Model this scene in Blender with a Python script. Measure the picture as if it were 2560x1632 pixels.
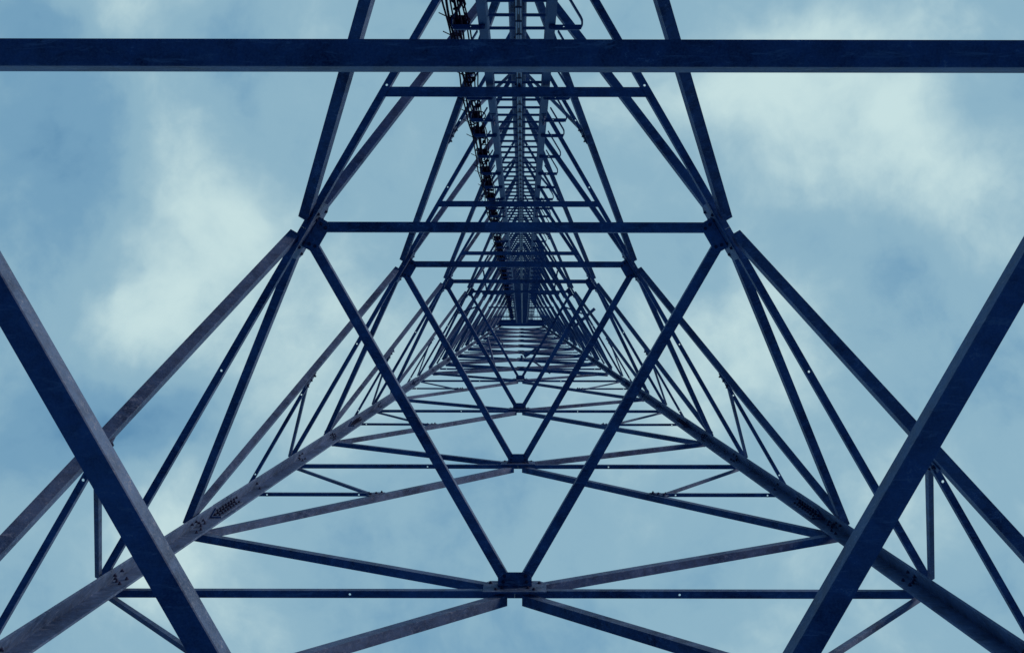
import bpy, math, random
from mathutils import Vector, Matrix
random.seed(7)
R = math.radians
scene = bpy.context.scene
for o in list(bpy.data.objects):
    bpy.data.objects.remove(o)
COL = scene.collection

# ------------------------------------------------------------------ camera
F = 2700.0                      # focal length in pixels of the 2560-wide photograph
VX, VY = 1307.6, 763.0          # where the true vertical meets the picture
CAMZ = 1.6
cam_d = bpy.data.cameras.new("camera")
cam = bpy.data.objects.new("camera", cam_d)
COL.objects.link(cam)
cam.location = (0, 0, CAMZ)
cam.rotation_euler = (math.pi, 0, R(-0.10))
cam_d.sensor_width = 36.0
cam_d.lens = F / 2560.0 * 36.0
cam_d.shift_x = -(VX - 1280.0) / 2560.0
cam_d.shift_y = -(816.0 - VY) / 2560.0
cam_d.clip_start = 0.05
cam_d.clip_end = 5000
scene.camera = cam

# ------------------------------------------------------------------ light
SUN_DIR = Vector((0.92, -0.39, math.tan(R(13)))).normalized()   # towards the sun
SUN_EL = math.asin(SUN_DIR.z)
sun_d = bpy.data.lights.new("sun", 'SUN')
sun_d.energy = 1.6
sun_d.angle = R(12)
sun_d.color = (1.0, 0.69, 0.50)
sun = bpy.data.objects.new("sun", sun_d)
COL.objects.link(sun)
sun.rotation_euler = SUN_DIR.to_track_quat('Z', 'Y').to_euler()
sun.location = (30, -24, 20)

scene.view_settings.view_transform = 'Standard'
scene.view_settings.look = 'None'
scene.view_settings.exposure = 0.0
scene.view_settings.gamma = 1.0
scene.render.film_transparent = False

world = bpy.data.worlds.new("World")
scene.world = world
world.use_nodes = True
nt = world.node_tree
nt.nodes.clear()


def nd(t, kind, **kw):
    n = t.nodes.new(kind)
    for k, v in kw.items():
        setattr(n, k, v)
    return n


def mth(t, op, a, b=None, c=None, clamp=False):
    n = t.nodes.new('ShaderNodeMath')
    n.operation = op
    n.use_clamp = clamp
    for i, v in enumerate((a, b, c)):
        if v is None:
            continue
        if isinstance(v, (int, float)):
            n.inputs[i].default_value = v
        else:
            t.links.new(v, n.inputs[i])
    return n.outputs[0]


def noise(t, vec, scale, detail=4, rough=0.5, dist=0.0):
    n = t.nodes.new('ShaderNodeTexNoise')
    n.inputs['Scale'].default_value = scale
    n.inputs['Detail'].default_value = detail
    n.inputs['Roughness'].default_value = rough
    n.inputs['Distortion'].default_value = dist
    t.links.new(vec, n.inputs['Vector'])
    return n


def mixc(t, fac, a, b, blend='MIX'):
    n = t.nodes.new('ShaderNodeMix')
    n.data_type = 'RGBA'
    n.blend_type = blend
    for sock, v in ((n.inputs[0], fac), (n.inputs[6], a), (n.inputs[7], b)):
        if isinstance(v, (int, float)):
            sock.default_value = v
        elif isinstance(v, tuple):
            sock.default_value = (*v, 1.0)
        else:
            t.links.new(v, sock)
    return n.outputs[2]


tc = nd(nt, 'ShaderNodeTexCoord')
sep = nd(nt, 'ShaderNodeSeparateXYZ')
nt.links.new(tc.outputs['Generated'], sep.inputs[0])
zz = mth(nt, 'MAXIMUM', sep.outputs[2], 0.06)
u = mth(nt, 'DIVIDE', sep.outputs[0], zz)
v = mth(nt, 'DIVIDE', sep.outputs[1], zz)
comb = nd(nt, 'ShaderNodeCombineXYZ')
nt.links.new(u, comb.inputs[0])
nt.links.new(v, comb.inputs[1])
flat = comb.outputs[0]
# billows: warp the sheet of cloud with noise
wn = noise(nt, flat, 3.2, 5, 0.55)
wsub = nd(nt, 'ShaderNodeVectorMath', operation='SUBTRACT')
nt.links.new(wn.outputs['Color'], wsub.inputs[0])
wsub.inputs[1].default_value = (0.5, 0.5, 0.5)
wsc = nd(nt, 'ShaderNodeVectorMath', operation='SCALE')
nt.links.new(wsub.outputs[0], wsc.inputs[0])
wsc.inputs['Scale'].default_value = 0.16
wadd = nd(nt, 'ShaderNodeVectorMath', operation='ADD')
nt.links.new(flat, wadd.inputs[0])
nt.links.new(wsc.outputs[0], wadd.inputs[1])
warp = wadd.outputs[0]
# banks of cloud (+) and thinner blue gaps (-) across the overcast: x, y, sx, sy, amount
BANKS = [
    (1950, 560, 560, 330, .10), (1450, 1350, 500, 200, .08), (2380, 500, 160, 120, .10),
    (2050, 230, 300, 110, .46), (2330, 400, 200, 140, .34), (1800, 170, 190, 90, .24), (2100, 95, 160, 60, .15),
    (410, 30, 190, 70, .34), (400, 300, 120, 110, .30), (500, 470, 120, 110, .36), (590, 600, 140, 100, .34),
    (380, 760, 110, 110, .34), (530, 720, 120, 110, .28), (790, 700, 150, 140, .26), (800, 980, 190, 130, .36),
    (300, 880, 110, 90, .2), (420, 1350, 160, 120, .46), (640, 1560, 150, 110, .34), (200, 1250, 120, 90, .16),
    (1800, 750, 190, 150, .34), (1560, 900, 220, 150, .26), (2370, 1180, 170, 120, .2), (2200, 1260, 160, 110, .16),
    (1950, 1500, 260, 110, .2), (1700, 1290, 260, 90, .14), (1900, 950, 160, 130, .2), (900, 60, 160, 80, .1),
    (60, 290, 150, 140, -.44), (30, 40, 130, 90, -.3), (250, 520, 110, 90, -.22), (80, 560, 160, 120, -.2),
    (430, 1020, 150, 80, -.5), (330, 1120, 150, 60, -.45), (110, 930, 130, 110, -.16), (60, 1130, 130, 120, -.28),
    (560, 220, 90, 160, -.22), (1100, 640, 110, 100, -.06), (1720, 625, 120, 80, -.34), (1960, 610, 150, 70, -.2),
    (2290, 660, 170, 100, -.26), (2500, 960, 170, 130, -.24), (1990, 830, 110, 60, -.16), (1500, 380, 120, 110, -.08),
    (2490, 250, 90, 80, -.28), (1250, 1240, 240, 110, -.3), (1250, 1560, 300, 90, -.28), (850, 1480, 220, 90, -.12),
    (100, 1500, 150, 120, -.18), (1800, 1400, 200, 90, -.1), (640, 60, 120, 80, -.12),
    (640, 1150, 110, 90, -.1), (2200, 1420, 200, 100, -.08), (1540, 1150, 200, 90, .08),
]
tot = None
sp2 = nd(nt, 'ShaderNodeSeparateXYZ')
nt.links.new(warp, sp2.inputs[0])
for (x, y, sx, sy, amt) in BANKS:
    cx, cy = (x - VX) / F, (y - VY) / F
    dx = mth(nt, 'MULTIPLY', mth(nt, 'SUBTRACT', sp2.outputs[0], cx), F / (sx * 1.15))
    dy = mth(nt, 'MULTIPLY', mth(nt, 'SUBTRACT', sp2.outputs[1], cy), F / (sy * 1.15))
    d2 = mth(nt, 'ADD', mth(nt, 'MULTIPLY', dx, dx), mth(nt, 'MULTIPLY', dy, dy))
    g = mth(nt, 'EXPONENT', mth(nt, 'MULTIPLY', d2, -0.7))
    tot = mth(nt, 'MULTIPLY_ADD', g, amt, tot if tot is not None else 0.0)
n1 = noise(nt, flat, 6.5, 7, 0.56, 0.35).outputs[0]
n2 = noise(nt, warp, 14.0, 5, 0.55).outputs[0]
cl = mth(nt, 'MULTIPLY_ADD', tot, 0.64, mth(nt, 'MULTIPLY_ADD', n1, 0.70, 0.145))
n3 = noise(nt, warp, 36.0, 4, 0.6).outputs[0]
cl = mth(nt, 'ADD', cl, mth(nt, 'MULTIPLY_ADD', n3, 0.19, -0.095))
cl = mth(nt, 'ADD', cl, mth(nt, 'MULTIPLY_ADD', n2, 0.32, -0.16), clamp=True)

sky = nd(nt, 'ShaderNodeTexSky', sky_type='NISHITA')
sky.sun_disc = False
sky.sun_elevation = SUN_EL
sky.sun_rotation = math.atan2(SUN_DIR.x, SUN_DIR.y)
sky.air_density = 1.0
sky.dust_density = 1.0
sky.ozone_density = 1.6
ramp = nd(nt, 'ShaderNodeValToRGB')
cr = ramp.color_ramp
cr.interpolation = 'EASE'
cr.elements[0].position = 0.0
cr.elements[0].color = (1.15, 2.8, 4.6, 1)
cr.elements[1].position = 1.0
cr.elements[1].color = (6.1, 8.0, 8.1, 1)
e = cr.elements.new(0.5)
e.color = (2.8, 4.8, 6.05, 1)
e = cr.elements.new(0.25)
e.color = (1.85, 3.75, 5.4, 1)
nt.links.new(cl, ramp.inputs[0])
skyc = mixc(nt, 0.92, sky.outputs[0], ramp.outputs[0])
bg = nd(nt, 'ShaderNodeBackground')
bg.inputs['Strength'].default_value = 0.1
nt.links.new(skyc, bg.inputs[0])
wo = nd(nt, 'ShaderNodeOutputWorld')
# unseen sky towards the horizon is dimmed to cut side light on the steel
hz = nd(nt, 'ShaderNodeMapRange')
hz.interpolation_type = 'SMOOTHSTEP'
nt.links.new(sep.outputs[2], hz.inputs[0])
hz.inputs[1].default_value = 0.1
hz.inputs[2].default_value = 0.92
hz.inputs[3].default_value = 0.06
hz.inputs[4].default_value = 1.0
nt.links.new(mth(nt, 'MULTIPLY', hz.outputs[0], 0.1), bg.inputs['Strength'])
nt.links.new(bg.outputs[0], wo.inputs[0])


# ------------------------------------------------------------------ materials
def steel(name, base, dark, light, rough=0.62, metal=0.35, streak=0.5, bump=0.15):
    m = bpy.data.materials.new(name)
    m.use_nodes = True
    t = m.node_tree
    b = t.nodes['Principled BSDF']
    c = nd(t, 'ShaderNodeTexCoord')
    vec = c.outputs['Object']
    big = noise(t, vec, 1.7, 5, 0.6).outputs[0]
    mid = noise(t, vec, 11.0, 6, 0.65, 0.6).outputs[0]
    fine = noise(t, vec, 130.0, 3, 0.7).outputs[0]
    vo = t.nodes.new('ShaderNodeTexVoronoi')
    vo.inputs['Scale'].default_value = 70
    t.links.new(vec, vo.inputs['Vector'])
    f1 = mth(t, 'MULTIPLY_ADD', mth(t, 'MULTIPLY_ADD', big, 0.7, mid), 2.5, -1.62, clamp=True)
    col = mixc(t, f1, dark, base)
    f2 = mth(t, 'MULTIPLY_ADD', big, 2.4, -0.9, clamp=True)
    col = mixc(t, mth(t, 'MULTIPLY', f2, 0.35), col, light)
    f3 = mth(t, 'MULTIPLY_ADD', fine, 3.4, -1.35, clamp=True)
    col = mixc(t, mth(t, 'MULTIPLY', f3, 0.35), col, light)
    sp = mth(t, 'MULTIPLY', mth(t, 'GREATER_THAN', mid, 0.62), streak)
    sp = mth(t, 'MULTIPLY', sp, mth(t, 'GREATER_THAN', fine, 0.52))
    col = mixc(t, sp, col, light)
    # long worn streaks of white zinc bloom
    mp_ = nd(t, 'ShaderNodeMapping')
    mp_.inputs['Scale'].default_value = (2.2, 14.0, 14.0)
    t.links.new(vec, mp_.inputs['Vector'])
    st_ = noise(t, mp_.outputs[0], 2.6, 8, 0.78, 0.8).outputs[0]
    sm = mth(t, 'MULTIPLY_ADD', st_, 8.0, -4.35, clamp=True)
    col = mixc(t, mth(t, 'MULTIPLY', sm, streak * 1.1), col, light)
    t.links.new(col, b.inputs['Base Color'])
    b.inputs['Specular IOR Level'].default_value = 0.2
    rr = mth(t, 'MULTIPLY_ADD', mid, 0.35, rough - 0.17)
    t.links.new(rr, b.inputs['Roughness'])
    b.inputs['Metallic'].default_value = metal
    bm_ = nd(t, 'ShaderNodeBump')
    bm_.inputs['Strength'].default_value = bump
    bm_.inputs['Distance'].default_value = 0.004
    hh = mth(t, 'ADD', mth(t, 'MULTIPLY', fine, 0.6), vo.outputs[0])
    t.links.new(hh, bm_.inputs['Height'])
    t.links.new(bm_.outputs[0], b.inputs['Normal'])
    return m


M_STEEL = steel("galvanised_steel", (0.080, 0.215, 0.50), (0.012, 0.050, 0.15), (0.28, 0.40, 0.60), metal=0.1, streak=0.9)
M_LADDER = steel("ladder_steel", (0.035, 0.14, 0.36), (0.02, 0.09, 0.26), (0.10, 0.24, 0.46), streak=0.2, metal=0.1)
M_RAIL = steel("safety_rail_steel", (0.36, 0.52, 0.75), (0.18, 0.3, 0.52), (0.55, 0.68, 0.85), rough=0.5, streak=0.2, metal=0.1)
M_BOLT = steel("bolt_steel", (0.04, 0.06, 0.15), (0.02, 0.03, 0.09), (0.09, 0.12, 0.24), streak=0.1, metal=0.1)
M_CABLE = steel("black_cable_sheath", (0.007, 0.006, 0.040), (0.004, 0.003, 0.022), (0.010, 0.008, 0.05), rough=0.9, metal=0.0, streak=0.0)
M_CABLE.node_tree.nodes['Principled BSDF'].inputs['Specular IOR Level'].default_value = 0.05
M_CONC = steel("concrete", (0.24, 0.25, 0.27), (0.16, 0.17, 0.19), (0.36, 0.37, 0.38), rough=0.9, metal=0.0, streak=0.1)
M_GROUND = steel("gravel_ground", (0.022, 0.100, 0.24), (0.010, 0.058, 0.15), (0.06, 0.14, 0.30), rough=0.95, metal=0.0, streak=0.6, bump=0.6)


# ------------------------------------------------------------------ mesh helpers
class MB:
    def __init__(s):
        s.v = []
        s.f = []

    def add(s, vs, fs):
        n = len(s.v)
        s.v += [tuple(p) for p in vs]
        s.f += [tuple(i + n for i in f) for f in fs]

    def prism(s, prof, p0, p1, a, b):
        """profile [(s,t)] in axes a,b swept p0->p1"""
        n = len(prof)
        vs = [p0 + a * x + b * y for x, y in prof] + [p1 + a * x + b * y for x, y in prof]
        fs = [(i, (i + 1) % n, n + (i + 1) % n, n + i) for i in range(n)]
        fs += [tuple(range(n - 1, -1, -1)), tuple(range(n, 2 * n))]
        s.add(vs, fs)

    def box(s, o, ax, ay, az, x0, x1, y0, y1, z0, z1):
        vs = [o + ax * x + ay * y + az * z for z in (z0, z1) for y in (y0, y1) for x in (x0, x1)]
        s.add(vs, [(0, 2, 3, 1), (4, 5, 7, 6), (0, 1, 5, 4), (2, 6, 7, 3), (0, 4, 6, 2), (1, 3, 7, 5)])

    def plate_poly(s, pts, n, t0, t1):
        k = len(pts)
        vs = [p + n * t0 for p in pts] + [p + n * t1 for p in pts]
        fs = [(i, (i + 1) % k, k + (i + 1) % k, k + i) for i in range(k)]
        fs += [tuple(range(k - 1, -1, -1)), tuple(range(k, 2 * k))]
        s.add(vs, fs)

    def holed(s, p0, ax, L, ay, y0, w, az, t, holes, r=0.010):
        """flat flange from p0 along ax (length L), y in [y0,w], thickness t, round holes at distances"""
        cuts = [0.0]
        hs = sorted(h for h in holes if 0.05 < h < L - 0.05)
        hw = 0.02
        segs = []
        x = 0.0
        for h in hs:
            if h - hw > x + 1e-4:
                segs.append((x, h - hw, False))
            segs.append((h - hw, h + hw, True))
            x = h + hw
        segs.append((x, L, False))
        for a_, b_, hole in segs:
            if not hole:
                s.box(p0, ax, ay, az, a_, b_, y0, w, 0, t)
            else:
                cx, cy = (a_ + b_) / 2, (y0 + w) / 2
                hx, hy = (b_ - a_) / 2, (w - y0) / 2
                outer = [(1, 0), (1, 1), (0, 1), (-1, 1), (-1, 0), (-1, -1), (0, -1), (1, -1)]
                vs = []
                for z in (0, t):
                    for q in outer:
                        vs.append(p0 + ax * (cx + q[0] * hx) + ay * (cy + q[1] * hy) + az * z)
                    for i in range(8):
                        an = i * math.pi / 4
                        vs.append(p0 + ax * (cx + math.cos(an) * r) + ay * (cy + math.sin(an) * r) + az * z)
                fs = []
                for i in range(8):
                    j = (i + 1) % 8
                    fs += [(i, 8 + i, 8 + j, j), (16 + i, 16 + j, 24 + j, 24 + i),
                           (i, j, 16 + j, 16 + i), (8 + i, 24 + i, 24 + j, 8 + j)]
                s.add(vs, fs)

    def tube(s, pts, r, n=8):
        rings = []
        for i, p in enumerate(pts):
            d = (pts[min(i + 1, len(pts) - 1)] - pts[max(i - 1, 0)]).normalized()
            a = d.orthogonal().normalized() if i == 0 else (rings[-1][1] - d * rings[-1][1].dot(d)).normalized()
            rings.append((p, a, d.cross(a)))
        vs = []
        for p, a, b in rings:
            for k in range(n):
                t = 2 * math.pi * k / n
                vs.append(p + a * math.cos(t) * r + b * math.sin(t) * r)
        fs = []
        for i in range(len(pts) - 1):
            for k in range(n):
                fs.append((i * n + k, i * n + (k + 1) % n, (i + 1) * n + (k + 1) % n, (i + 1) * n + k))
        fs += [tuple(range(n - 1, -1, -1)), tuple((len(pts) - 1) * n + k for k in range(n))]
        s.add(vs, fs)

    def bolt(s, p, n, r=0.019, h=0.014, stub=0.028):
        h = min(h, .010)
        stub = min(stub, .009) if stub < .1 else .012
        """hex head with a protruding threaded end, standing on p along n"""
        a = n.orthogonal().normalized()
        b = n.cross(a)
        for rr, z0, z1, k in ((r * 1.25, 0, 0.004, 10), (r, 0.004, 0.004 + h, 6), (r * 0.55, 0.004 + h, 0.004 + h + stub, 8)):
            pr = [(math.cos(2 * math.pi * i / k) * rr, math.sin(2 * math.pi * i / k) * rr) for i in range(k)]
            s.prism(pr, p + n * z0, p + n * z1, a, b)

    def obj(s, name, mat, parent=None, smooth=False, label=None):
        me = bpy.data.meshes.new(name)
        me.from_pydata(s.v, [], s.f)
        me.materials.append(mat)
        me.update()
        if smooth:
            for p in me.polygons:
                p.use_smooth = True
        o = bpy.data.objects.new(name, me)
        COL.objects.link(o)
        if parent is not None:
            o.parent = parent
            mw = Matrix.Identity(4)
            q = parent
            loc = Vector((0, 0, 0))
            while q is not None:
                loc += q.location
                q = q.parent
            o.location = -loc
        if label:
            o['label'] = label
        return o


def thing(name, label, cat, loc=(0, 0, 0), group=None):
    o = bpy.data.objects.new(name, None)
    COL.objects.link(o)
    o.location = loc
    o.empty_display_size = 0.3
    o['label'] = label
    o['category'] = cat
    if group:
        o['group'] = group
    return o


Z = Vector((0, 0, 1))
U = 9.3                              # metres per unit of height above the camera
R0, KT = 1399 * U / F, 187.0 / F     # circumradius at camera height and its taper
DX, DY = -0.0138 * R0, 0.075 * R0 + .023


RKN = [(-5.0, -.13), (12.0, -.14), (18.69, -.15), (25.67, -.08), (32.55, 0.0), (90.0, 0.0)]   # slight bow of the legs, knots at the splices


def rad(h):
    for (h0, d0), (h1, d1) in zip(RKN, RKN[1:]):
        if h <= h1:
            return R0 - KT * h + d0 + (d1 - d0) * (h - h0) / (h1 - h0)
    return R0 - KT * h


ANG = {'L': (-math.sin(R(60)), 0.5), 'R': (math.sin(R(60)), 0.5), 'T': (0.0, -1.0)}


def corner(leg, h):
    a = ANG[leg]
    r = rad(h)
    return Vector((DX + a[0] * r, DY + a[1] * r, CAMZ + h))


FACES = [('L', 'R'), ('L', 'T'), ('R', 'T')]


def fnormal(f):
    p, q = f
    m = (corner(p, 5) + corner(q, 5)) / 2 - Vector((DX, DY, CAMZ + 5))
    m.normalize()
    up = ((corner(p, 30) + corner(q, 30)) / 2 - (corner(p, 0) + corner(q, 0)) / 2).normalized()
    n = (m - up * m.dot(up)).normalized()
    return n, up


TOP = 5.62 * U
SP = 0.6323 * U
HN = [0.363 * U + SP * i for i in range(-1, 5)]        # levels of the face centre nodes; HN[1+i] = level i
HP = [h + (0.242 if i < 2 else 0.211) * U for i, h in enumerate(HN)]                        # leg nodes above each
# cross-braced bays above
XN = [HP[-1]]
st = 0.340 * U
while XN[-1] + st < TOP + 0.5:
    XN.append(XN[-1] + st)
    st *= 0.965
TOP = XN[-1]

tower = thing('lattice_tower', 'tall three-legged galvanised steel lattice tower seen from inside its base', 'tower', (DX, DY, 0))

# ------------------------------------------------------------------ ground
g = MB()
S = 1500
NG = 40
vs = []
for j in range(NG + 1):
    for i in range(NG + 1):
        x = (i / NG * 2 - 1)
        y = (j / NG * 2 - 1)
        x = math.copysign(abs(x) ** 2.2, x) * S
        y = math.copysign(abs(y) ** 2.2, y) * S
        d = math.hypot(x, y)
        z = -0.02 + (math.sin(x * .013) * math.cos(y * .017) * 1.2 if d > 40 else 0) * min(1, (d - 40) / 200 if d > 40 else 0)
        vs.append((x, y, z))
fs = []
for j in range(NG):
    for i in range(NG):
        a = j * (NG + 1) + i
        fs.append((a, a + 1, a + NG + 2, a + NG + 1))
g.add(vs, fs)
go = g.obj('ground', M_GROUND)
go['kind'] = 'structure'

# concrete footings
for lg in 'LRT':
    c = corner(lg, -CAMZ)
    b = MB()
    pr = [(-.6, -.6), (.6, -.6), (.6, .6), (-.6, .6)]
    b.prism(pr, Vector((c.x, c.y, -0.3)), Vector((c.x, c.y, 0.25)), Vector((1, 0, 0)), Vector((0, 1, 0)))
    fo = b.obj('footing', M_CONC, tower)


# ------------------------------------------------------------------ tower legs
def flange_dirs(lg):
    out = []
    for f in FACES:
        if lg in f:
            o = f[0] if f[1] == lg else f[1]
            d = corner(o, 5) - corner(lg, 5)
            d.z = 0
            out.append((d.normalized(), f))
    return out


def legw(h):
    return 0.20 if h < 2.0 * U else (0.18 if h < 2.75 * U else (0.15 if h < 3.6 * U else 0.12))


SPL = [0.55 * U, 1.29 * U, 2.01 * U, 2.76 * U, 3.5 * U, 4.2 * U, 4.9 * U]
legs = {}
for lg in 'LRT':
    mb = MB()
    (d1, f1), (d2, f2) = flange_dirs(lg)
    n1_, n2_ = fnormal(f1)[0], fnormal(f2)[0]
    cuts = [-CAMZ + 0.25] + SPL + [TOP + 0.2]
    for i in range(len(cuts) - 1):
        h0, h1 = cuts[i] + (0.004 if i else 0), cuts[i + 1]
        w = legw((h0 + h1) / 2)
        t = 0.020
        p0, p1 = corner(lg, h0), corner(lg, h1)
        # 60 degree angle: outer faces on the two face planes, inner faces t inwards
        bis = (d1 + d2).normalized()
        prof = [Vector((0, 0, 0)), d1 * w, d1 * w - n1_ * t, bis * (t / math.sin(R(30))), d2 * w - n2_ * t, d2 * w]
        vs = [p0 + q for q in prof] + [p1 + q for q in prof]
        n = 6
        fs = [(k, (k + 1) % n, n + (k + 1) % n, n + k) for k in range(n)]
        fs += [(0, 3, 2, 1), (0, 5, 4, 3), (6, 7, 8, 9), (6, 9, 10, 11)]
        mb.add(vs, fs)
    far = mb
    near_bolts = []
    lt = 0.020
    lo = None

    def bolts_at(hs, dists, f, nrm, d, inner=0.0):
        for h in hs:
            for x in dists:
                p = corner(lg, h) + d * x - nrm * (lt + inner)
                if h < 2.15 * U and h > 0:
                    near_bolts.append((p, -nrm, 0.0135))
                else:
                    far.bolt(p, -nrm, 0.015)
    for (d, f) in ((d1, f1), (d2, f2)):
        nrm = fnormal(f)[0]
        for k in range(0, 6):
            hi, hp = HN[k], HP[k]
            s_ = min(1, legw(hi) / .2)
            if hi > 0:
                bolts_at([hi - .04, hi + .10], [.13 * s_], f, nrm, d)
                bolts_at([hi + .03], [.075 * s_], f, nrm, d)
            if hp > 0:
                bolts_at([hp - .22, hp - .10], [.14 * s_], f, nrm, d)
                bolts_at([hp + .05, hp + .17], [.085 * s_], f, nrm, d)
            if k > 0:
                hr = (HP[k - 1] + HN[k]) / 2
                if hr > 0:
                    bolts_at([hr], [.12 * s_], f, nrm, d)
        for h in XN[1:]:
            bolts_at([h - .08, h + .04], [.10 * legw(h) / .15], f, nrm, d)
    leg = far.obj('leg', M_STEEL, tower)
    legs[lg] = leg
    for p, n, r in near_bolts:
        b = MB()
        b.bolt(p, n, r, 0.012, 0.2)
        b.obj('bolt', M_BOLT, leg)
    # splices: an inner cover angle with two rows of bolts on each flange
    for sh in SPL:
        if sh < 0:
            continue
        w = legw(sh) * 0.80
        s0, s1 = sh - 0.34, sh + 0.40
        b = MB()
        bis = (d1 + d2).normalized()
        off = bis * ((lt + 0.001) / math.sin(R(30)))
        t2 = 0.016
        prof = [off, off + d1 * (w - .03), off + d1 * (w - .03) - n1_ * t2, off + bis * (t2 / math.sin(R(30))), off + d2 * (w - .03) - n2_ * t2, off + d2 * (w - .03)]
        p0, p1 = corner(lg, s0), corner(lg, s1)
        vs = [p0 + q for q in prof] + [p1 + q for q in prof]
        b.add(vs, [(k, (k + 1) % 6, 6 + (k + 1) % 6, 6 + k) for k in range(6)] + [(0, 3, 2, 1), (0, 5, 4, 3), (6, 7, 8, 9), (6, 9, 10, 11)])
        nearsp = 0 < sh < 2.3 * U
        bb = b
        if nearsp:
            sp = b.obj('splice_plate', M_STEEL, tower)
        for (d, f) in ((d1, f1), (d2, f2)):
            nrm = fnormal(f)[0]
            for j in range(8):
                for x in (.085, .135):
                    hb = s0 + .05 + j * (s1 - s0 - .1) / 7
                    if nearsp:
                        bb = MB()
                    bb.bolt(corner(lg, hb) + d * x * (w / .16) - nrm * (lt + t2 + .001), -nrm, 0.013, 0.012, 0.03)
                    if nearsp:
                        bb.obj('bolt', M_BOLT, sp)
        if not nearsp:
            sp = b.obj('splice_plate', M_STEEL, tower)
        # outer cover plates, a little wider than the flange edge shows
        for (d, f) in ((d1, f1), (d2, f2)):
            nrm = fnormal(f)[0]
            up = fnormal(f)[1]
            o = corner(lg, s0)
            ax = (corner(lg, s1) - o)
            b2 = MB()
            L = ax.length
            b2.box(o, ax.normalized(), d, nrm, 0.0, L, 0.02, legw(sh) - .022, 0.002, 0.014)
            oc = b2.obj('cover_plate', M_STEEL, leg)


# ------------------------------------------------------------------ bracing members
def angle_bar(name, pa, pb, n, w, off, parent=tower, t=0.008, holes=(), trim=(0.0, 0.0), mat=M_STEEL, w2=None, flip=False):
    """L section: one flange in the face plane, one standing outwards along the lower edge"""
    w2 = w2 or w
    ax = (pb - pa)
    L0 = ax.length
    ax.normalize()
    pa = pa + ax * trim[0]
    L = L0 - trim[0] - trim[1]
    up = n.cross(ax).normalized()
    if up.z < 0:
        up = -up
    nn = ax.cross(up).normalized()
    if nn.dot(n) < 0:
        nn = -nn
    o = pa + nn * off - up * (w / 2)
    b = MB()
    if holes:
        b.box(o, ax, up, nn, 0, L, t, w, 0, t)
        b.holed(o, ax, L, nn, 0, w2, up, t, [h for h in holes], r=0.0105)
    else:
        r = t * 0.5
        pr = [(0, r * .3), (r * .3, 0), (w2, 0), (w2, t), (t + r, t), (t, t + r), (t, w), (0, w)]
        b.prism(pr, o, o + ax * L, nn, up)
    return b.obj(name, mat, parent)


def lerp(a, b, t):
    return a + (b - a) * t


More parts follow.
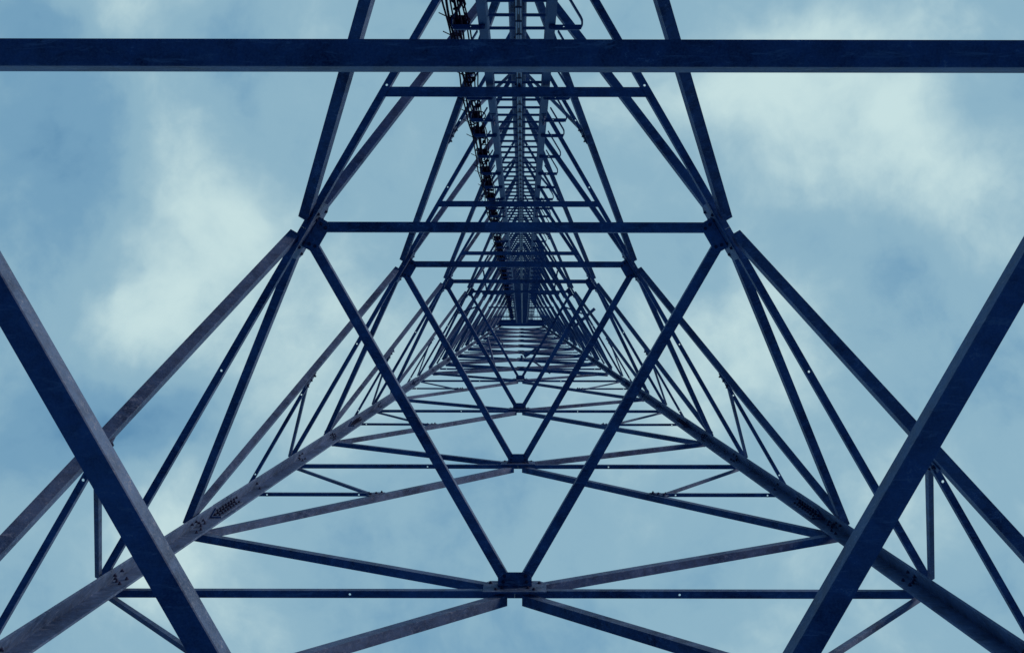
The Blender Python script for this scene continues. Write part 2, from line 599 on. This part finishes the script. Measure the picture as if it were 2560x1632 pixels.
for fi, f in enumerate(FACES):
    n, up = fnormal(f)
    for k in range(0, 6):
        hi, hp = HN[k], HP[k]
        lvl = k - 1
        sc = [1.15, 1.1, 1.0, .88, .80, .72][k]
        mid = (corner(f[0], hi) + corner(f[1], hi)) / 2
        horiz = (corner(f[1], hi) - corner(f[0], hi)).normalized()
        # centre gusset plate on the inside
        if hi > 0:
            gw, gh = .27 * sc, .17 * sc
            g = MB()
            pts = [mid + horiz * x + up * y for x, y in ((-gw, -gh * .9), (gw, -gh * .9), (gw, gh * .6), (gw * .8, gh), (-gw * .8, gh), (-gw, gh * .6))]
            g.plate_poly(pts, n, 0.004, 0.018)
            gus = g.obj('gusset_plate', M_STEEL, tower) if lvl in (1, 2) else None
            spots = [(-.78, .55), (-.5, .75), (.78, .55), (.5, .75), (-.42, -.3), (.42, -.3), (-.6, -.55), (.6, -.55)]
            for x, y in spots:
                p = mid + horiz * x * gw + up * y * gh + n * 0.004
                if lvl in (1, 2):
                    q = MB()
                    q.bolt(p, -n, .011 * sc + .002, 0.008, 0.006)
                    q.obj('bolt', M_BOLT, gus)
                    q = None
                else:
                    g.bolt(p, -n, .011 * sc + .002, 0.008, 0.006)
            if gus is None:
                g.obj('gusset_plate', M_STEEL, tower)
        for s, lg in enumerate(f):
            c_h = corner(lg, hi)
            if hi > 0:
                Lh = (mid - c_h).length - .1
                angle_bar('horizontal_strut', c_h, mid, n, .062 * sc, .034, holes=(Lh * .60,), trim=(.05, .0003), t=.007)
            # diagonal from the centre node up to the leg node
            c_p = corner(lg, hp)
            w = .078 * sc
            if hp > 0 and hi > -CAMZ:
                angle_bar('diagonal_brace', c_p, mid, n, w, .021, trim=(.07, .10), t=.009)
            # diagonal from the centre node down to the leg node below
            if k > 0:
                hq = max(HP[k - 1], -CAMZ + .3)
                c_q = corner(lg, hq)
                angle_bar('diagonal_brace', c_q, mid, n, w * 1.12, .047, trim=(.07, .13), t=.009)
                # secondary struts from the middle of that diagonal to the leg
                dm = lerp(c_q, mid, .482 if lvl == 1 else .5)
                hr = (hq + hi) / 2 - (.05 if lvl == 1 else 0)
                c_r = corner(lg, hr)
                dirn = (dm - c_r)
                Lr = dirn.length - .13
                angle_bar('secondary_strut', c_r, dm, n, .047 * sc, .022, trim=(.05, .08), t=.006, holes=(.16 if lvl > 0 else .3, Lr - .16))
                angle_bar('secondary_strut', c_h, dm, n, .041 * sc, .062, trim=(.09, .10), t=.006)
                # small gusset where they meet the diagonal
                g = MB()
                da = (mid - c_q).normalized()
                pu = n.cross(da).normalized()
                if pu.z < 0:
                    pu = -pu
                pts = [dm + da * x + pu * y for x, y in ((-.17 * sc, 0.01), (.13 * sc, 0.01), (.05 * sc, .12 * sc), (-.13 * sc, .14 * sc))]
                g.plate_poly(pts, n, 0.034, 0.044)
                nr_ = lvl in (1, 2)
                gp = g.obj('gusset_plate', M_STEEL, tower) if nr_ else None
                for x, y in ((-.12, .04), (-.02, .03), (.08, .03), (-.08, .11)):
                    bo = MB() if nr_ else g
                    bo.bolt(dm + da * x * sc + pu * y * sc + n * .034, -n, .014, .012, .025)
                    if nr_:
                        bo.obj('bolt', M_BOLT, gp)
                if not nr_:
                    g.obj('gusset_plate', M_STEEL, tower)
    # cross-braced bays
    for i in range(len(XN) - 1):
        h0, h1 = XN[i], XN[i + 1]
        sc = .72 - .02 * i
        a0, a1 = corner(f[0], h0), corner(f[1], h0)
        b0, b1 = corner(f[0], h1), corner(f[1], h1)
        w = .090 - .002 * i
        angle_bar('cross_brace', a0, b1, n, w, .021, trim=(.06, .06), t=.008)
        angle_bar('cross_brace', a1, b0, n, w, .034, trim=(.06, .06), t=.008)
        # crossing point height
        wa, wb = (a1 - a0).length, (b1 - b0).length
        tt = wa / (wa + wb)
        hx = h0 + (h1 - h0) * tt
        c0, c1 = corner(f[0], hx), corner(f[1], hx)
        ctr = (c0 + c1) / 2
        LL = (ctr - c0).length - .07
        for c_ in (c0, c1):
            angle_bar('tie_strut', c_, ctr, n, .050 * sc + .008, .052, trim=(.05, .02), t=.006, holes=(.18,) if i < 5 else ())
        g = MB()
        hz = (c1 - c0).normalized()
        g.plate_poly([ctr + hz * x + up * y for x, y in ((-.11, -.05), (.11, -.05), (.11, .05), (-.11, .05))], n, .004, .016)
        gp = g.obj('centre_plate', M_STEEL, tower)
        # end plates where the braces land on the legs
        for lg in f:
            c_ = corner(lg, h1)
            d = (ctr - c0).normalized() if lg == f[0] else (ctr - c1).normalized()
            g = MB()
            g.plate_poly([c_ + d * x + up * y for x, y in ((.03, -.16), (.20, -.13), (.24, -.02), (.20, .09), (.03, .13))], n, .006, .016)
            g.obj('end_plate', M_STEEL, tower)

# ------------------------------------------------------------------ plan bracing (horizontal inner triangles)
LADY = -2.530                                  # ladder line: y = LADY + KT*h


def plan_bar(name, pa, pb, inward, w, t=.009, trim=(0, 0), wv=None):
    """flat flange below, standing flange on the inner edge"""
    ax = (pb - pa)
    L0 = ax.length
    ax.normalize()
    pa = pa + ax * trim[0]
    L = L0 - sum(trim)
    wv = wv or w
    r = t * .4
    # profile axes: inward (x), up (y); heel at inner lower edge
    pr = [(-w, 0), (-r, 0), (0, r), (0, wv), (-t, wv), (-t, t), (-w, t)]
    b = MB()
    b.prism(pr, pa, pa + ax * L, inward, Z)
    return b.obj(name, M_STEEL, tower)


PW = {0: .085, 1: .087, 2: .084, 3: .076, 4: .062}
mids = {}
for lvl in range(0, 5):
    h = HN[lvl + 1]
    w = PW[lvl]
    ctr = Vector((DX, DY, CAMZ + h))
    node = {}
    for f in FACES:
        node[f] = (corner(f[0], h) + corner(f[1], h)) / 2
    order = [FACES[0], FACES[1], FACES[2]]
    for i in range(3):
        A, B = node[order[i]], node[order[(i + 1) % 3]]
        mid = (A + B) / 2
        inw = (ctr - mid)
        inw.z = 0
        inw.normalize()
        tr = .10 if lvl < 4 else .07
        sh = inw * ([-.0175, .0, -.009, .0, .030][lvl] if i == 1 else [-.003, -.004, -.015, -.005, .010][lvl])
        if lvl == 0 and i == 2:
            sh = inw * -.027
        plan_bar('plan_brace', A + sh, B + sh, inw, w - (.008 if (lvl == 0 and i == 2) else 0), trim=(tr, tr))
    # corner bracket joining two plan braces on each centre gusset
    for f in FACES:
        n, up = fnormal(f)
        nh = Vector((n.x, n.y, 0)).normalized()
        hz = (corner(f[1], h) - corner(f[0], h)).normalized()
        c = node[f]
        s = [1.0, 1.0, .97, .86, .74][lvl]
        g = MB()
        x1, x2 = .145 * s, .155 * s
        g.plate_poly([c + hz * x - nh * y for x, y in ((-x1, .0), (x1, .0), (x1, .075 * s), (x1 * .78, .120 * s), (-x1 * .78, .120 * s), (-x1, .075 * s))], Z, -.013, -.003)
        g.box(c + Z * -.003, hz, -nh, Z, -x2 * .95, x2 * .95, .0, .010, 0, .075)
        nr_ = lvl in (1, 2)
        br = g.obj('corner_bracket', M_STEEL, tower) if nr_ else None
        for x, y in ((-.09, .09), (.09, .09), (-.10, .04), (.10, .04)):
            bo = MB() if nr_ else g
            bo.bolt(c + hz * x * s - nh * y * s - Z * .013, -Z, .012, .01, .012)
            if nr_:
                bo.obj('bolt', M_BOLT, br)
        if not nr_:
            g.obj('corner_bracket', M_STEEL, tower)

# cross beam that carries the ladder at every level
for lvl in range(0, 5):
    h = HN[lvl + 1]
    w = [.085, .085, .082, .074, .06][lvl]
    yb = LADY + KT * h
    T = corner('T', h)
    dy = yb - T.y
    half = dy * math.tan(R(30))
    b = MB()
    y0 = yb + .066 + w / 2
    b.box(Vector((DX, y0, CAMZ + h - .02)), Vector((1, 0, 0)), Vector((0, 1, 0)), Z, -half - .12, half + .12, -w, 0, 0, .009)
    b.box(Vector((DX, y0, CAMZ + h - .02)), Vector((1, 0, 0)), Vector((0, 1, 0)), Z, -half - .12, half + .12, -w, -w + .009, .009, w)
    b.obj('ladder_cross_beam', M_STEEL, tower)
for i, h in enumerate(XN[1:-1]):
    if i % 2 == 0:
        yb = max(LADY + KT * h, corner('T', h).y + .25)
        half = (yb - corner('T', h).y) * math.tan(R(30))
        yl = corner('L', h).y
        if yb > yl - .1:
            yb = yl - .1
        b = MB()
        b.box(Vector((DX, yb, CAMZ + h)), Vector((1, 0, 0)), Vector((0, 1, 0)), Z, -half - .05, half + .05, -.055, 0, 0, .008)
        b.box(Vector((DX, yb, CAMZ + h)), Vector((1, 0, 0)), Vector((0, 1, 0)), Z, -half - .05, half + .05, -.055, -.047, .008, .05)
        b.obj('ladder_cross_beam', M_STEEL, tower)

# short knee struts under the fourth inner triangle
h4 = HN[5]
for sx, lg in ((-1, 'L'), (1, 'R')):
    f = (lg, 'T')
    m = (corner(lg, h4) + corner('T', h4)) / 2
    ctr = Vector((DX, DY, CAMZ + h4))
    inn = (ctr - m)
    inn.z = 0
    inn.normalize()
    side = Vector((-inn.y, inn.x, 0))
    for dl in (.62, -.62):
        a = m + side * dl + inn * .02
        q = m + inn * (.30 + .05) + side * dl * .35 + Z * .02
        b = MB()
        b.box(a, (q - a).normalized(), Z.cross((q - a).normalized()), Z, 0, (q - a).length, -.02, .02, 0, .006)
        b.obj('knee_strut', M_STEEL, tower)


# ------------------------------------------------------------------ ladder
LW = 0.487
LX = lambda h: DX + .02 + 0.0 * h


def lad(h, x=0.0, y=0.0):
    return Vector((LX(h) + x, LADY + KT * h + y, CAMZ + h))


H_LAD0, H_LAD1 = 1.2, 47.6
ladt = (lad(10) - lad(0)).normalized()
ladn = Vector((0, 1, 0))
ladn = (ladn - ladt * ladn.dot(ladt)).normalized()
mb = MB()
for sx in (-1, 1):
    cuts = [H_LAD0] + [4.6, 10.42, 16.3, 22.2, 28.1, 34, 40] + [H_LAD1]
    for i in range(len(cuts) - 1):
        a, b = lad(cuts[i], sx * LW / 2), lad(cuts[i + 1] - .006, sx * LW / 2)
        # flat channel stile: web facing inwards, lips turned outwards
        t = .006
        w, d = .062, .045
        X = Vector((sx, 0, 0))
        pr = [(-w / 2, 0), (w / 2, 0), (w / 2, t), (-w / 2 + t, t), (-w / 2 + t, d), (-w / 2 - .013, d), (-w / 2 - .013, .016)]
        # x: outwards; y: away from the climber (towards the leg)
        mb.prism(pr, a, b, X, -ladn)
ladder = mb.obj('ladder', M_LADDER, tower, label='long vertical climbing ladder running up the tower beside the far leg')
for h in cuts[1:-1]:
    for sx in (-1, 1):
        b = MB()
        b.box(lad(h - .15, sx * LW / 2), Vector((sx, 0, 0)), ladt, ladn, -.026, .024, 0, .40, .001, .009)
        for q in (.05, .13, .27, .35):
            b.bolt(lad(h - .15, sx * LW / 2) + ladt * q + ladn * .009, ladn, .014, .01, .012)
        b.obj('ladder_splice', M_STEEL, ladder)
# rungs
RS = .285
hr = [n * RS + 25.5 * RS for n in range(-22, 150)]
hr = [h for h in hr if H_LAD0 < h < H_LAD1]
ycentre = -ladn * .022
inview = [h for h in hr if h > 6.9]
sepset = set(inview[:96])
stuff = MB()
for h in hr:
    b = MB() if h in sepset else stuff
    jog = random.uniform(-.004, .004)
    b.tube([lad(h, -LW / 2 + .028) + ycentre, lad(h + jog, LW / 2 - .028) + ycentre], .0122, 8)
    if h in sepset:
        b.obj('rung', M_LADDER, ladder, smooth=False)
so = stuff.obj('rungs', M_LADDER, ladder)
so['kind'] = 'stuff'

# notched fall-arrest rail up the middle of the rungs
fr = MB()
X = Vector((1, 0, 0))
n_r = int((H_LAD1 - H_LAD0) / RS)
for i in range(n_r):
    h = hr[0] + i * RS
    if h > H_LAD1 - .3:
        break
    o = lad(h, .012) - ladn * .012
    for sx in (-1, 1):
        # side lips, wide at the bottom of each notch and narrowing upwards (reads as a row of W shapes)
        pts = [o + X * sx * x + ladt * y for x, y in ((.0075, .02), (.021, .02), (.021, .262), (.013, .262), (.010, .14))]
        if sx < 0:
            pts = pts[::-1]
        fr.plate_poly(pts, ladn, .030, .036)
    fr.box(o, X, ladt, ladn, -.004, .004, .02, .14, .030, .036)
fr.obj('fall_arrest_rail', M_RAIL, ladder)
frb = MB()
frb.box(lad(H_LAD0, .012) - ladn * .012, X, ladn, ladt, -.026, .026, .020, .026, 0, (lad(H_LAD1) - lad(H_LAD0)).length)
frb.obj('fall_arrest_backing', M_BOLT, ladder)

# side brackets: open hoops of flat bar bolted to the stiles
hb = [2.2, 3.2, 4.2, 5.0, 5.8, 6.7, 7.59, 8.55, 9.49, 10.30, 10.95, 11.98, 12.97, 13.88, 14.8, 15.6, 16.35, 17.3, 18.2, 19.3, 20.2]
while hb[-1] < H_LAD1 - 1:
    hb.append(hb[-1] + .96)
hb = [x * 1.018 for x in hb]
for h in hb:
    for sx in (-1, 1):
        b = MB()
        path = [(-.005, .006), (.196, .006), (.212, -.002), (.222, -.020), (.222, -.052), (.214, -.072), (.082, -.292)]
        c = lad(h, sx * LW / 2)
        bh = .046
        pts = [c + Vector((sx * x, y + .012, 0)) for x, y in path]
        t = .005
        # flat bar standing on edge: thin in plan, bh tall  -> seen from below as a thin line; add a turned lip
        for i in range(len(pts) - 1):
            a, q = pts[i], pts[i + 1]
            d = (q - a).normalized()
            s = Z.cross(d).normalized()
            wid = .006
            hh = bh
            vs = [a - s * wid, a + s * wid, q + s * wid, q - s * wid]
            vv = [x_ - Z * hh / 2 for x_ in vs] + [x_ + Z * hh / 2 for x_ in vs]
            b.add(vv, [(3, 2, 1, 0), (4, 5, 6, 7), (0, 1, 5, 4), (1, 2, 6, 5), (2, 3, 7, 6), (3, 0, 4, 7)])
        # wide flat arm from the stile
        lipw = .034
        b.holed(c + Vector((-.0 * sx, .012 - lipw / 2, -bh / 2 - .003)), Vector((sx, 0, 0)), .215, Vector((0, 1, 0)), 0, lipw, Z, .003, [.09], r=.006)
        b.bolt(c + Vector((0, .012, -bh / 2 - .003)), -Z, .016, .012, .012)
        b.obj('side_bracket', M_LADDER, ladder)

# ------------------------------------------------------------------ feeder cables hung inside the left-hand brackets
cab = thing('feeder_cables', 'bundle of black feeder cables strapped beside the climbing ladder', 'cables', tuple(lad(H_LAD0, -LW / 2 - .15)))
specs = [(-.215, -.02, .007), (-.195, -.05, .009), (-.172, -.015, .006), (-.155, -.075, .010), (-.128, -.04, .007), (-.10, -.10, .006),
         (-.085, -.14, .006)]
for ci, (cx, cy, cr_) in enumerate(specs):
    pts = []
    h = H_LAD0 - 1.5
    ph = random.uniform(0, 6)
    amp = .008 if ci < 5 else .012
    while h < H_LAD1 - 1:
        w = amp * math.sin(h * 2.1 + ph) + .4 * amp * math.sin(h * 5.3 + ph * 2)
        w2 = amp * math.cos(h * 1.7 + ph * 1.3)
        pts.append(lad(h, -LW / 2 + cx - .035 + w, cy + w2))
        h += .16 if h < 20 else .45
    b = MB()
    b.tube(pts, cr_, 6)
    b.obj('cable', M_CABLE, cab, smooth=True)
# clamps: stacked cable hangers with spare loops and tie ends
for i, h in enumerate(hb):
    for j, dh in enumerate((.12, .52)):
        hh = h + dh + random.uniform(-.03, .03)
        if hh > H_LAD1 - 2:
            continue
        b = MB()
        base = lad(hh, -LW / 2 - .185, -.065)
        if j == 0:
            # broad hanger block of three stacked clamps
            for q in range(3):
                b.box(base + Z * q * .045, X, Vector((0, 1, 0)), Z, -.055 + .01 * q, .05 - .01 * q, -.045, .035, 0, .03)
        for q in range(4 if j == 0 else (2 if h < 22 else 0)):
            a0 = random.uniform(0, 6.28)
            rr = random.uniform(.02, .05)
            c = base + Vector((random.uniform(-.05, .06), random.uniform(-.06, .04), random.uniform(-.05, .12)))
            pts = [c + Vector((math.cos(a0 + s * .7) * rr, math.sin(a0 + s * .7) * rr * .7, .02 * s)) for s in range(8)]
            b.tube(pts, random.uniform(.005, .010), 5)
        # protruding tie end
        if j == 1 or i % 3 == 0:
            e0 = base + Vector((-.05, -.02, 0))
            b.tube([e0, e0 + Vector((-.09, -.045, .01))], .0045, 5)
        b.bolt(base + Vector((.05, .02, -.01)), -Z, .016, .02, .03)
        b.obj('cable_clamp', M_CABLE, cab)

# ------------------------------------------------------------------ top platform and masthead
hp_ = TOP - .3
pf = MB()
cT, cL, cR = (corner(k, hp_) for k in 'TLR')
for i in range(15):
    x = DX - 1.0 + i * .145
    pf.box(Vector((x, cT.y + .3, CAMZ + hp_)), X, Vector((0, 1, 0)), Z, 0, .012, 0, (cL.y - cT.y) - .42, 0, .03)
for i in range(9):
    y = cT.y + .3 + i * .15
    pf.box(Vector((DX - 1.0, y, CAMZ + hp_ + .031)), X, Vector((0, 1, 0)), Z, 0, 2.05, 0, .012, 0, .012)
pl = pf.obj('platform_grating', M_LADDER, tower)
kb = MB()
kb.box(Vector((DX, cL.y - .05, CAMZ + hp_ - .04)), X, Vector((0, 1, 0)), Z, -1.08, 1.08, -.30, 0, 0, .03)
kb.box(Vector((DX, cL.y - .05, CAMZ + hp_ - .04)), X, Vector((0, 1, 0)), Z, -1.08, 1.08, -.004, .012, .03, .5)
kb.obj('toe_board', M_LADDER, tower)
mp = MB()
mp.tube([Vector((DX, cT.y + .35, CAMZ + TOP - 1.0)), Vector((DX, cT.y + .35, CAMZ + TOP + 4))], .06, 10)
mp.obj('mast_pipe', M_STEEL, tower)


# ------------------------------------------------------------------ antennas on short arms
def at(px, py, h):
    return Vector(((px - VX) * h / F, (py - VY) * h / F, CAMZ + h))


def stick(mb_, x0, y0, x1, y1, h, r, h1=None):
    mb_.tube([at(x0, y0, h), at(x1, y1, h1 or h)], r, 8)


a1 = thing('antenna', 'short rod antenna jutting out from the right-hand face halfway up', 'antenna', tuple(at(1432, 822, 31)))
b = MB(); stick(b, 1436, 817, 1487, 771, 31, .045); b.obj('antenna_rod', M_STEEL, a1)
b = MB(); stick(b, 1446, 796, 1474, 798, 31.2, .03); stick(b, 1449, 800, 1456, 804, 31.3, .06); b.obj('mounting_arm', M_STEEL, a1)
a2 = thing('antenna', 'small dipole antenna with crossed arms outside the lower face near mid-height', 'antenna', tuple(at(1310, 890, 33)))
b = MB(); stick(b, 1302, 880, 1318, 891, 33, .03); stick(b, 1311, 892, 1342, 871, 33, .045); stick(b, 1330, 900, 1376, 933, 33, .028); b.obj('antenna_rod', M_STEEL, a2)
b = MB(); stick(b, 1304, 888, 1306, 902, 33.1, .035); b.obj('mounting_arm', M_STEEL, a2)
a3 = thing('antenna', 'slim folded antenna of two parallel rods outside the left part of the lower face', 'antenna', tuple(at(1225, 860, 34)))
b = MB(); stick(b, 1218, 842, 1237, 916, 34, .036); b.obj('antenna_rod', M_STEEL, a3)
b = MB(); stick(b, 1246, 842, 1262, 868, 34.2, .02); b.obj('antenna_rod', M_STEEL, a3)
